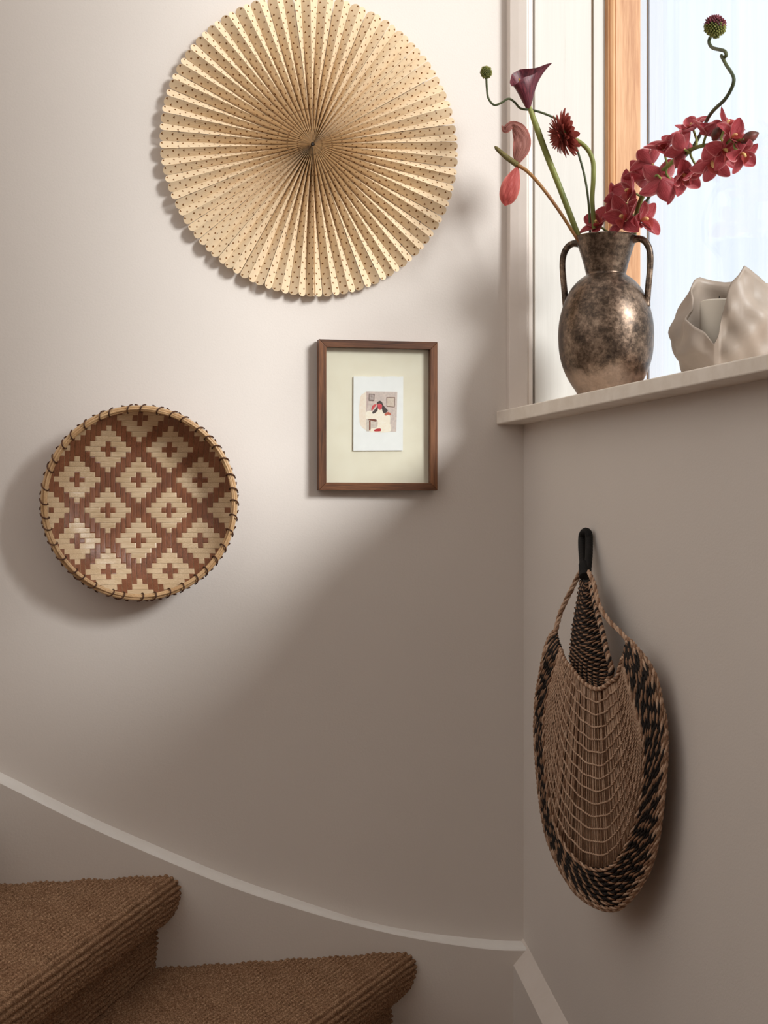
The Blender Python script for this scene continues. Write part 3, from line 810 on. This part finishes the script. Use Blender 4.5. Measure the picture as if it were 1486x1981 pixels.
v, f = tube(spline([dep(1001, 319, VT - AD), dep(980, 304, VT - AD - .004), dep(965, 291, VT - AD - .006), dep(957, 283, VT - AD - .006)], 20), np.interp(np.linspace(0, 1, 20), [0, .3, .85, 1], [.0056, .0052, .0036, .001]), 10)
M['spadix'] = simple('olive_spadix', (78, 72, 40), (124, 110, 62), 500, 0.6, 0.4, bscale=900)
new('spadix', v, f, M['spadix'], ant)

# --- gerbera seen from the side
ger = thing('gerbera', foot((0.0, 0.015)), 'brick red gerbera daisy facing away from the window on a bent green stem', 'flower')
M['gerb'] = m_petal('gerbera_ray', (138, 58, 52), (168, 86, 76), (176, 94, 82), 0.28, 0.55, 6)
M['gerb_mid'] = simple('gerbera_disc', (70, 30, 26), (120, 60, 46), 300, 0.7)
GD = 0.01
P = to_vase(stem_pts([(1100, 270, GD), (1116, 272, GD), (1136, 288, GD), (1147, 312, GD), (1148, 345, GD), (1146, 390, .005), (1151, 455, 0.0)]), (0.01, 0.01))
stem('stem', P, np.interp(np.linspace(0, 1, len(P)), [0, .08, 1], [.0050, .0044, .0042]), M['stem'], ger, sides=10)
gc = dep(1088, 262, VT - GD)
gn = -RT * 0.93 - FW * 0.13 - UP * 0.34; gn /= np.linalg.norm(gn)
ga = np.cross(gn, UP); ga /= np.linalg.norm(ga); gb = np.cross(ga, gn)
for ring, (cnt, L, W, lean, zo) in enumerate(((22, 0.041, 0.0155, -0.22, -0.004), (26, 0.036, 0.0090, 0.10, 0.0), (30, 0.028, 0.0050, 0.45, 0.003), (26, 0.021, 0.0038, 0.8, 0.005))):
    for k in range(cnt):
        t_ = 2 * PI * (k + 0.5 * (ring % 2)) / cnt + random.uniform(-.05, .05)
        rd = ga * math.cos(t_) + gb * math.sin(t_)
        v, f, uv = petal(gc + rd * 0.005 + gn * zo, rd * math.cos(lean) + gn * math.sin(lean), gn * math.cos(lean) - rd * math.sin(lean), L * random.uniform(.9, 1.08), W, 0.3, random.uniform(-.3, .15), 9, 5, 0.95, rnd=0.42)
        new('ray_petal', v, f, M['gerb'], ger, uv=uv)
v, f = lathe([(0.0005, -0.004), (0.006, -0.003), (0.0085, 0.003), (0.006, 0.008), (0.0005, 0.009)], (0, 0), 20)
R_ = np.stack([ga, gb, gn], 1); v = (R_ @ np.array(v).T).T + gc
new('disc', v, f, M['gerb_mid'], ger)
v, f = lathe([(0.0045, -0.012), (0.008, -0.008), (0.012, -0.003), (0.002, -0.001)], (0, 0), 16); v = (R_ @ np.array(v).T).T + gc
new('calyx', v, f, M['stem'], ger)

# --- alliums
def allium(label, hp, hd, hr, pts, dx, r, mats, squash=1.0):
    P = to_vase(stem_pts(pts, n=110), dx)
    o = thing('allium', foot(dx), label, 'flower', 'drumstick alliums with curling stems')
    stem('stem', P, r, M['stem_dark'], o, sides=8)
    c = dep(hp[0], hp[1], VT - hd); R = hr * (VT - hd) / F
    V, Fc, Vp, Fp = [], [], [], []
    ico = bmesh.new(); bmesh.ops.create_icosphere(ico, subdivisions=1, radius=1.0)
    iv = np.array([q.co[:] for q in ico.verts]); ifc = [tuple(w.index for w in q.verts) for q in ico.faces]; ico.free()
    n = 230
    for k in range(n):
        z = 1 - 2 * (k + 0.5) / n; ph = k * 2.39996; q = math.sqrt(1 - z * z)
        d = np.array([q * math.cos(ph), q * math.sin(ph), z]); rad = R * random.uniform(0.86, 1.04)
        br = R * 0.105
        # a bud drawn out along its direction
        off = iv * br; off = off + np.outer(iv @ d, d) * br * 1.0
        vv = c + d * rad * np.array([1, 1, squash]) + off
        tgt = (Vp, Fp) if z > mats[2] + random.uniform(-.25, .25) else (V, Fc)
        m = len(tgt[0]); tgt[0].extend(vv); tgt[1].extend(tuple(m + w for w in t_) for t_ in ifc)
    core = [(0.001, -R * .85), (R * .6, -R * .6), (R * .85, 0), (R * .6, R * .6), (0.001, R * .85)]
    v, f = lathe([(a, b * squash) for a, b in core], (0, 0), 18); new('head_core', np.array(v) + c, f, M['stem_dark'], o)
    if V: tag(new('florets', V, Fc, mats[0], o), None, None, None, 'stuff')
    if Vp: tag(new('floret_tips', Vp, Fp, mats[1], o), None, None, None, 'stuff')
M['bud_g'] = simple('allium_green', (92, 98, 44), (150, 148, 80), 260, 0.6)
M['bud_p'] = simple('allium_purple', (92, 40, 52), (132, 66, 74), 260, 0.6)
allium('small green allium head on a looping stem left of the calla', (940.5, 140), 0.0, 10.5,
       [(941, 150, 0), (942, 170, 0), (945, 190, 0), (956, 203, 0), (970, 199, 0), (984, 191, 0), (996, 198, -.005), (1008, 210, -.012), (1035, 214, -.015), (1066, 225, -.018), (1092, 240, -.025), (1108, 268, -.025), (1120, 300, -.02), (1132, 345, -.015), (1139, 395, -.012), (1142, 455, -.008)], (0.004, 0.02), 0.0021, (M['bud_g'], M['bud_g'], 2), 1.1)
allium('tall purple-tipped allium head on a kinked stem above the orchid', (1383.5, 51), 0.33, 19.5,
       [(1374, 72, 0.303), (1372, 82, 0.299), (1378, 92, 0.310), (1392, 96, 0.338), (1402, 99, 0.357), (1405, 107, 0.362), (1399, 112, 0.348), (1396, 108, 0.347), (1399, 114, 0.355), (1406, 127, 0.364), (1416, 142, 0.383), (1420, 155, 0.390), (1415, 172, 0.381), (1402, 193, 0.357), (1382, 212, 0.317), (1370, 228, 0.280), (1361, 248, 0.223), (1340, 285, 0.164), (1300, 330, 0.082), (1260, 375, 0.006), (1235, 420, -0.036), (1220, 460, -0.050)], (0.02, -0.012), 0.0030, (M['bud_g'], M['bud_p'], 0.0), 1.0)

# --- cymbidium orchid spray
orc = thing('orchid_spray', foot((0.015, 0.0)), 'arching spray of deep pink cymbidium orchids in the vase', 'flower')
M['orch'] = m_petal('orchid_petal', (138, 45, 52), (228, 166, 164), (194, 90, 95), 0.34, 0.45, 12)
M['lip'] = m_petal('orchid_lip', (136, 36, 44), (190, 90, 90), (186, 84, 70), 0.3, 0.5, 4)
M['column'] = simple('orchid_column', (214, 190, 120), (206, 150, 110), 120, 0.5)
M['bud_o'] = simple('orchid_bud', (74, 44, 34), (120, 56, 50), 60, 0.45)
OD = 0.015
near = lambda px: max(0.0, (px - 1225.0) * 0.0018)   # the spray arches into the room, clear of the glass
sp_px = [(1226, 460, 0), (1230, 425, 0.005), (1238, 392, OD), (1254, 362, OD), (1278, 335, OD), (1310, 306, OD), (1345, 286, OD), (1380, 279, OD), (1415, 274, OD), (1440, 270, OD)]
sp_px = [(x, y, d + near(x)) for x, y, d in sp_px]
P = to_vase(stem_pts(sp_px)[::-1], (0.012, 0.0))
stem('main_stem', P, np.interp(np.linspace(0, 1, len(P)), [0, .3, .7, 1], [.002, .0036, .0048, .0042]), M['stem'], orc, sides=10)
SPX = spline(sp_px, 80)
def cdir(r, u, f_):                             # right, up, towards the camera
    d = RT * r + UP * u - FW * f_; return d / np.linalg.norm(d)
def orchid(px, py, nearer, face, roll, S, att):
    nearer = nearer + near(px); S = S * (1 - near(px) / VT)
    c = dep(px, py, VT - nearer)
    n_ = cdir(*face)
    a_ = UP - n_ * (UP @ n_); a_ /= np.linalg.norm(a_); b_ = np.cross(n_, a_)
    fl = thing('orchid_flower', c, None, parent=orc)
    for k in range(5):
        t_ = roll + k * 2 * PI / 5 + random.uniform(-.12, .12)
        rd = a_ * math.cos(t_) + b_ * math.sin(t_)
        lean = random.uniform(0.15, 0.55)
        v, f, uv = petal(c + rd * S * .03, rd * math.cos(lean) + n_ * math.sin(lean), n_ * math.cos(lean) - rd * math.sin(lean), S * random.uniform(.47, .56), S * random.uniform(.33, .40), random.uniform(.3, .7), random.uniform(-.5, .8), 10, 7, 0.85, rnd=0.6, twist=random.uniform(-.3, .3))
        new('tepal', v, f, M['orch'], fl, uv=uv)
    t_ = roll + PI; rd = a_ * math.cos(t_) + b_ * math.sin(t_)
    v, f, uv = petal(c, n_ * .85 + rd * .5, -rd * .8 + n_ * .5, S * .34, S * .26, 0.9, -1.1, 9, 7, 0.55, wave=0.08)
    new('lip', v, f, M['lip'], fl, uv=uv)
    v, f = tube(spline([c, c + n_ * S * .12 - rd * S * .03, c + n_ * S * .2 + rd * S * .01], 8), [S * .03, S * .035, S * .04, S * .042, S * .042, S * .04, S * .036, S * .02], 8)
    new('column', v, f, M['column'], fl)
    q = SPX[np.argmin((SPX[:, 0] - att[0]) ** 2 + (SPX[:, 1] - att[1]) ** 2)]
    s_ = dep(q[0], q[1], VT - q[2])
    v, f = tube(spline([c - n_ * .0005, c - n_ * S * .18 + (s_ - c) * .25, s_], 12), .0021, 7)
    new('pedicel', v, f, M['stem'], fl)
fls = [  # px, py, nearer, facing (right, up, to camera), roll, size m, attachment
    (1212, 426, .04, (-.5, .2, .4), .3, .090, (1228, 440)),
    (1160, 437, .0, (-.5, .5, .5), 1.2, .074, (1226, 455)),
    (1240, 428, .012, (.5, .1, .5), .6, .084, (1229, 440)),
    (1224, 372, .035, (-.8, .1, .35), .2, .080, (1236, 396)),
    (1192, 385, .005, (-.7, .5, -.3), .5, .062, (1234, 402)),
    (1262, 318, -.01, (-.5, .7, -.2), .9, .082, (1256, 360)),
    (1278, 345, .035, (.3, -.2, -.7), .4, .086, (1262, 352)),
    (1284, 290, .012, (-.3, .8, .35), 0.0, .074, (1290, 322)),
    (1320, 335, .02, (.3, -.6, .4), .7, .078, (1306, 308)),
    (1325, 290, .035, (-.4, .3, -.6), .25, .076, (1318, 300)),
    (1342, 252, .0, (-.4, .8, .25), .8, .070, (1345, 286)),
    (1366, 262, .02, (.2, .7, .3), .2, .072, (1362, 282)),
    (1378, 312, .03, (.0, -.7, .5), .5, .080, (1372, 280)),
    (1404, 246, .0, (.35, .7, .35), 1.0, .072, (1400, 276)),
    (1400, 290, .038, (.2, -.3, .7), .1, .074, (1402, 276)),
    (1432, 296, .025, (.5, -.5, .5), .6, .074, (1425, 272)),
    (1250, 345, .0, (-.2, .6, -.5), .3, .078, (1262, 352)),
    (1300, 352, -.012, (.5, -.4, -.3), .9, .074, (1290, 322)),
    (1345, 318, -.012, (.4, -.7, .1), .2, .076, (1340, 288)),
    (1308, 272, -.012, (-.5, .6, .1), .5, .070, (1318, 300)),
    (1385, 262, -.012, (.1, .7, -.3), .4, .070, (1385, 278)),
    (1416, 268, .03, (.4, .3, .6), .8, .070, (1415, 274)),
    (1200, 405, -.01, (-.8, -.1, .2), .1, .066, (1230, 425)),
]
for a_ in fls: orchid(*a_)
def bud(px, py, px2, py2, nearer, R):
    a0, a1 = dep(px, py, VT - nearer - near(px)), dep(px2, py2, VT - nearer - near(px) - .004)
    P = spline([a0, (a0 + a1) / 2 + UP * .001, a1], 14); s = np.linspace(0, 1, 14)
    v, f = tube(P, R * np.sin(PI * np.clip(s, .03, .985)) ** .7 + .0004, 10); new('bud', v, f, M['bud_o'], orc)
bud(1434, 276, 1468, 257, .02, .0085); bud(1379, 272, 1398, 247, .03, .0095)

# ------------------------------------------------------------------ woven fibre bag hanging on the window wall
PL, PR = np.array([-0.115, -0.335]), np.array([-0.030, -0.720])   # the bag's middle plane, seen from above
pn = np.array([-(PR - PL)[1], (PR - PL)[0]]); pn /= np.linalg.norm(pn)
if pn[0] > 0: pn = -pn                          # towards the room
def bagp(px, py, bulge=0.0):
    d = ray(px, py)
    t = ((PL - CAM[:2]) @ pn) / (d[:2] @ pn)
    s = min(max((1270.0 - py) / 230.0, 0.0), 1.0)
    t = t * (1 - s) + s * (-0.013 - CAM[0]) / d[0]     # the top lies back against the wall
    return CAM + d * (t - bulge)
bag = thing('woven_bag', bagp(1165, 1400), 'oval dark-bordered woven fibre bag hanging from a black loop on the wall', 'bag')
def m_fibre(name, c1, c2, c3):
    t = NT(name); v = t.coord('Object'); n = t.noise(v, 420, 4, 0.7); n2 = t.noise(v, 60, 2)
    k = t.math('ADD', t.math('MULTIPLY', n, .6), t.math('MULTIPLY', n2, .4))
    t.color(t.ramp(k, [(0.35, c1), (0.5, c2), (0.65, c3)])).set(rough=0.7, spec=0.25); t.bump(n, .4, .0008); return t.m
M['fib_t'] = m_fibre('tan_fibre', (160, 129, 106), (190, 158, 133), (210, 181, 156))
M['fib_d'] = m_fibre('black_fibre', (22, 18, 16), (34, 28, 25), (52, 42, 36))
M['fib_b'] = m_fibre('brown_fibre', (112, 82, 62), (144, 110, 86), (172, 136, 108))
M['cord_k'] = m_fibre('black_cord', (12, 11, 11), (22, 20, 19), (34, 30, 28))
def zc(a, b, lower): return (1000 + a / 4.503, (1380 if lower else 1000) + b / 4.503)
outer = [zc(340, 985, 0), zc(290, 1030, 0), zc(240, 1170, 0), zc(205, 1350, 0), zc(170, 1550, 0), zc(158, 1750, 0), zc(155, 150, 1), zc(165, 350, 1), zc(185, 600, 1), zc(215, 850, 1), zc(262, 1080, 1), zc(330, 1260, 1), zc(420, 1430, 1), zc(520, 1570, 1), zc(640, 1660, 1), zc(760, 1710, 1), zc(870, 1712, 1), zc(955, 1655, 1), zc(1060, 1530, 1), zc(1160, 1350, 1), zc(1225, 1120, 1), zc(1270, 800, 1), zc(1300, 450, 1), zc(1305, 250, 1), zc(1295, 50, 1), zc(1270, 1650, 0), zc(1215, 1400, 0), zc(1150, 1270, 0), zc(1080, 1180, 0), zc(1010, 1095, 0), zc(965, 1060, 0)]
inner = [zc(385, 1150, 0), zc(355, 1260, 0), zc(310, 1400, 0), zc(275, 1550, 0), zc(250, 1700, 0), zc(240, 60, 1), zc(240, 250, 1), zc(250, 450, 1), zc(275, 700, 1), zc(320, 920, 1), zc(400, 1110, 1), zc(500, 1240, 1), zc(600, 1318, 1), zc(700, 1345, 1), zc(800, 1325, 1), zc(880, 1250, 1), zc(960, 1100, 1), zc(1030, 900, 1), zc(1080, 650, 1), zc(1097, 400, 1), zc(1088, 200, 1), zc(1050, 40, 1), zc(1015, 1650, 0), zc(965, 1450, 0), zc(935, 1330, 0), zc(925, 1220, 0)]
topc = [zc(385, 1150, 0), zc(395, 1200, 0), zc(430, 1270, 0), zc(470, 1310, 0), zc(540, 1400, 0), zc(620, 1470, 0), zc(700, 1500, 0), zc(760, 1480, 0), zc(810, 1440, 0), zc(870, 1400, 0), zc(895, 1320, 0), zc(925, 1220, 0)]
NB = 150
O_ = even(spline(outer, 300), NB); I_ = even(spline(inner, 300), NB); T_ = even(spline(topc, 120), NB)
# the net's upright fibres hang nearly plumb: match mouth and border by their place across the bag
_x = np.clip((I_[:, 0] - 1053.0) / 190.0, 0, 1); _x[:np.argmin(I_[:, 0])] = 0; _x[np.argmax(I_[:, 0]):] = 1
_s = np.maximum.accumulate(0.45 * _x + 0.55 * np.linspace(0, 1, NB)); _s = (_s - _s[0]) / (_s[-1] - _s[0])
_q = np.linspace(0, 1, NB); T_ = np.stack([np.interp(_s, _q, T_[:, 0]), np.interp(_s, _q, T_[:, 1])], 1)
CXP, CYP = 1163.0, 1490.0
def bulge(x, y):
    q = ((x - CXP) / 130.0) ** 2 + ((y - CYP) / 285.0) ** 2
    return 0.045 * math.sqrt(max(0.0, 1 - min(q, 1.0)))
def place(P, extra=0.0):
    return np.array([bagp(x, y, bulge(x, y) + extra) for x, y in P])
def twisted(path, r_off, r_strand, pitch, names_mats, parent, sides=5, per=9, ph0=0.0):
    """a row of strands twisted round one another along a path (each strand a part)"""
    L = np.linalg.norm(np.diff(path, axis=0), axis=1).sum(); n = max(12, int(L / pitch * per))
    p = even(path, n); t, nn, bb = frames(p); s = np.linspace(0, L, n)
    for k, (nm, mt) in enumerate(names_mats):
        a = 2 * PI * s / pitch + ph0 + 2 * PI * k / len(names_mats)
        q = p + r_off * (np.cos(a)[:, None] * nn + np.sin(a)[:, None] * bb)
        v, f = tube(q, r_strand, sides); new(nm, v, f, mt, parent)
# border: rows of paired black and tan strands
NR = 9
for k in range(NR):
    w = (k + 0.5) / NR
    C_ = I_ * (1 - w) + O_ * w
    pth = place(C_)
    if k == NR - 1: mats = [('border_strand', M['fib_t']), ('border_strand', M['fib_b'])]
    elif k == NR - 2: mats = [('border_strand', M['fib_t']), ('border_strand', M['fib_d']), ('border_strand', M['fib_b'])]
    elif k in (0,): mats = [('border_strand', M['fib_b']), ('border_strand', M['fib_t'])]
    else: mats = [('border_strand', M['fib_d']), ('border_strand', M['fib_d']), ('border_strand', M['fib_b'])]
    twisted(pth, 0.0016, 0.0019, 0.028 + 0.005 * math.sin(k * 2.1), mats, bag, ph0=k * 1.7)
# rolled outer edge
pth = place(O_, -0.004)
twisted(pth, 0.0013, 0.0021, 0.016, [('edge_strand', M['fib_t']), ('edge_strand', M['fib_b'])], bag)
# dark lining sheet of the border, behind its rows
def sheet_between(A, B, na, ex, mat, name):
    V = []
    for k in range(na):
        w = k / (na - 1); C_ = A * (1 - w) + B * w
        V += list(place(C_, ex))
    return new(name, V, grid_faces(na, len(A)), mat, bag)
sheet_between(I_, O_, 6, -0.0035, M['fib_d'], 'border_lining')
# net of fine upright fibres with looped cross cords
NV = 84
idx = np.unique(np.concatenate([np.linspace(0, NB - 1, NV), np.linspace(NB * .36, NB * .64, 34)]).astype(int))
SV, SF = [], []
for i in idx:
    for j in range(2):
        w = np.linspace(0, 1, 18)[:, None]
        jx = rng.normal(0, 0.6); a, b = T_[i] + [jx, 0], I_[i] + [jx * 1.3, 0]
        sway = np.sin(w * PI) * rng.normal(0, 1.2)
        C_ = a * (1 - w) + b * w + np.hstack([sway + (j - 0.5) * 1.6, 0 * w])
        v, f = tube(place(C_, -0.0015 - 0.0012 * j), 0.00085, 4)
        new('upright_fibre', v, f, M['fib_t' if (i + j) % 3 else 'fib_b'], bag)
for k in range(1, 14):
    w = k / 14.0
    C_ = T_ * (1 - w) + I_ * w
    C_ = C_ + np.stack([0 * C_[:, 0], 1.2 * np.sin(np.arange(NB) * 0.9 + k)], 1)
    pth = place(C_, 0.0012)
    twisted(pth, 0.0008, 0.0010, 0.012, [('cross_cord', M['fib_t']), ('cross_cord', M['fib_t'])], bag, sides=4, per=6, ph0=k)
# bound hem of the mouth
pth = place(T_, 0.002)
twisted(pth, 0.0016, 0.0024, 0.013, [('hem_strand', M['fib_t']), ('hem_strand', M['fib_b'])], bag, sides=6)
# back of the bag: woven sheet closing it towards the wall
V = []
na = 14
mid = np.array([CXP, CYP])
full = even(np.vstack([O_, O_[-1:] * .5 + T_[-1:] * .5, T_[::-1], O_[:1]]), 170)[:-1]
cen = np.array([1160.0, 1500.0])
for k in range(na):
    w = k / (na - 1)
    C_ = cen * w + full * (1 - w)
    depth_ = -0.004 - 0.040 * (1 - (1 - w) ** 2) ** 0.5
    for x, y in C_:
        p = bagp(x, y, depth_); p[0] = min(p[0], -0.006); V.append(p)
new('back_sheet', V, grid_faces(na, len(full), True), M['fib_b'], bag)
# raised back flap leading up to the loop: dark rows crossing it, coiled binding on its edge
lf = spline([zc(560, 520, 0), zc(525, 720, 0), zc(485, 950, 0), zc(466, 1150, 0), zc(468, 1270, 0), zc(540, 1400, 0), zc(640, 1490, 0)], 60)
rf = spline([zc(640, 520, 0), zc(662, 650, 0), zc(700, 830, 0), zc(745, 1000, 0), zc(785, 1180, 0), zc(825, 1350, 0), zc(760, 1480, 0)], 60)
def flap(P, s, e=0.0):                         # the flap bows out in its middle
    return np.array([bagp(x, y, -0.004 + 0.018 * math.sin(PI * q) + e) for (x, y), q in zip(P, s)])
ss = np.linspace(0, 1, 14)
V = []
for i in range(60):
    C_ = np.array([lf[i] * (1 - q) + rf[i] * q for q in ss]); C_[:, 1] += 7 * np.sin(ss * PI)
    V += list(flap(C_, ss, -0.003))
new('flap_sheet', V, grid_faces(60, 14), M['fib_d'], bag)
rows = 30
for k in range(rows):
    i = int(2 + k * 56 / (rows - 1))
    C_ = np.array([lf[i] * (1 - q) + rf[i] * q for q in ss]); C_[:, 1] += 7 * np.sin(ss * PI)
    pth = flap(C_, ss)
    mt = [('flap_strand', M['fib_d']), ('flap_strand', M['fib_b'])]
    twisted(pth, 0.0013, 0.0015, 0.017, mt, bag, ph0=k * 2.3)
edge = flap(rf[4:58], np.full(54, 0.9), 0.003)
twisted(edge, 0.0020, 0.0030, 0.019, [('flap_binding', M['fib_b']), ('flap_binding', M['fib_d']), ('flap_binding', M['fib_t'])], bag, sides=6)
# plaited straps from the loop to the two shoulders
def strap(pts, w):
    P = np.array([bagp(x, y, e) for x, y, e in spline(pts, 40)])
    twisted(P, w * 0.55, w * 0.62, 0.034, [('strap_strand', M['fib_t']), ('strap_strand', M['fib_b']), ('strap_strand', M['fib_t'])], bag, sides=6)
strap([(1124, 1104, .004), (1111, 1130, .006), (1097, 1158, .006), (1085, 1184, .004), (1079, 1205, .0), (1074, 1226, 0)], 0.0040)
strap([(1139, 1106, .006), (1149, 1128, .008), (1155, 1155, .008), (1163, 1178, .008), (1181, 1204, .004), (1199, 1221, .0), (1214, 1238, 0)], 0.0036)
# cord-wrapped black loop
lp = [(1130, 1112, 0), (1128, 1085, .002), (1126, 1060, .002), (1126, 1040, .002), (1129, 1031, .0), (1134, 1028, -.002), (1139, 1033, -.006), (1140, 1050, -.008), (1139, 1080, -.006), (1136, 1112, -.002)]
P = np.array([bagp(x, y, e) for x, y, e in spline(lp, 130)])
rad = 0.0060 + 0.0007 * np.abs(np.sin(np.arange(130) * 1.1))
v, f = tube(P, rad, 10); new('hanging_loop', v, f, M['cord_k'], bag)
P = np.array([bagp(1132 + (y - 1100) * .05, y, .003) for y in np.linspace(1092, 1116, 30)])
v, f = tube(P, 0.0098 + 0.0008 * np.abs(np.sin(np.arange(30) * 1.4)), 12); new('loop_whipping', v, f, M['cord_k'], bag)
for o in bpy.data.objects:
    if '_o' in o: del o['_o']
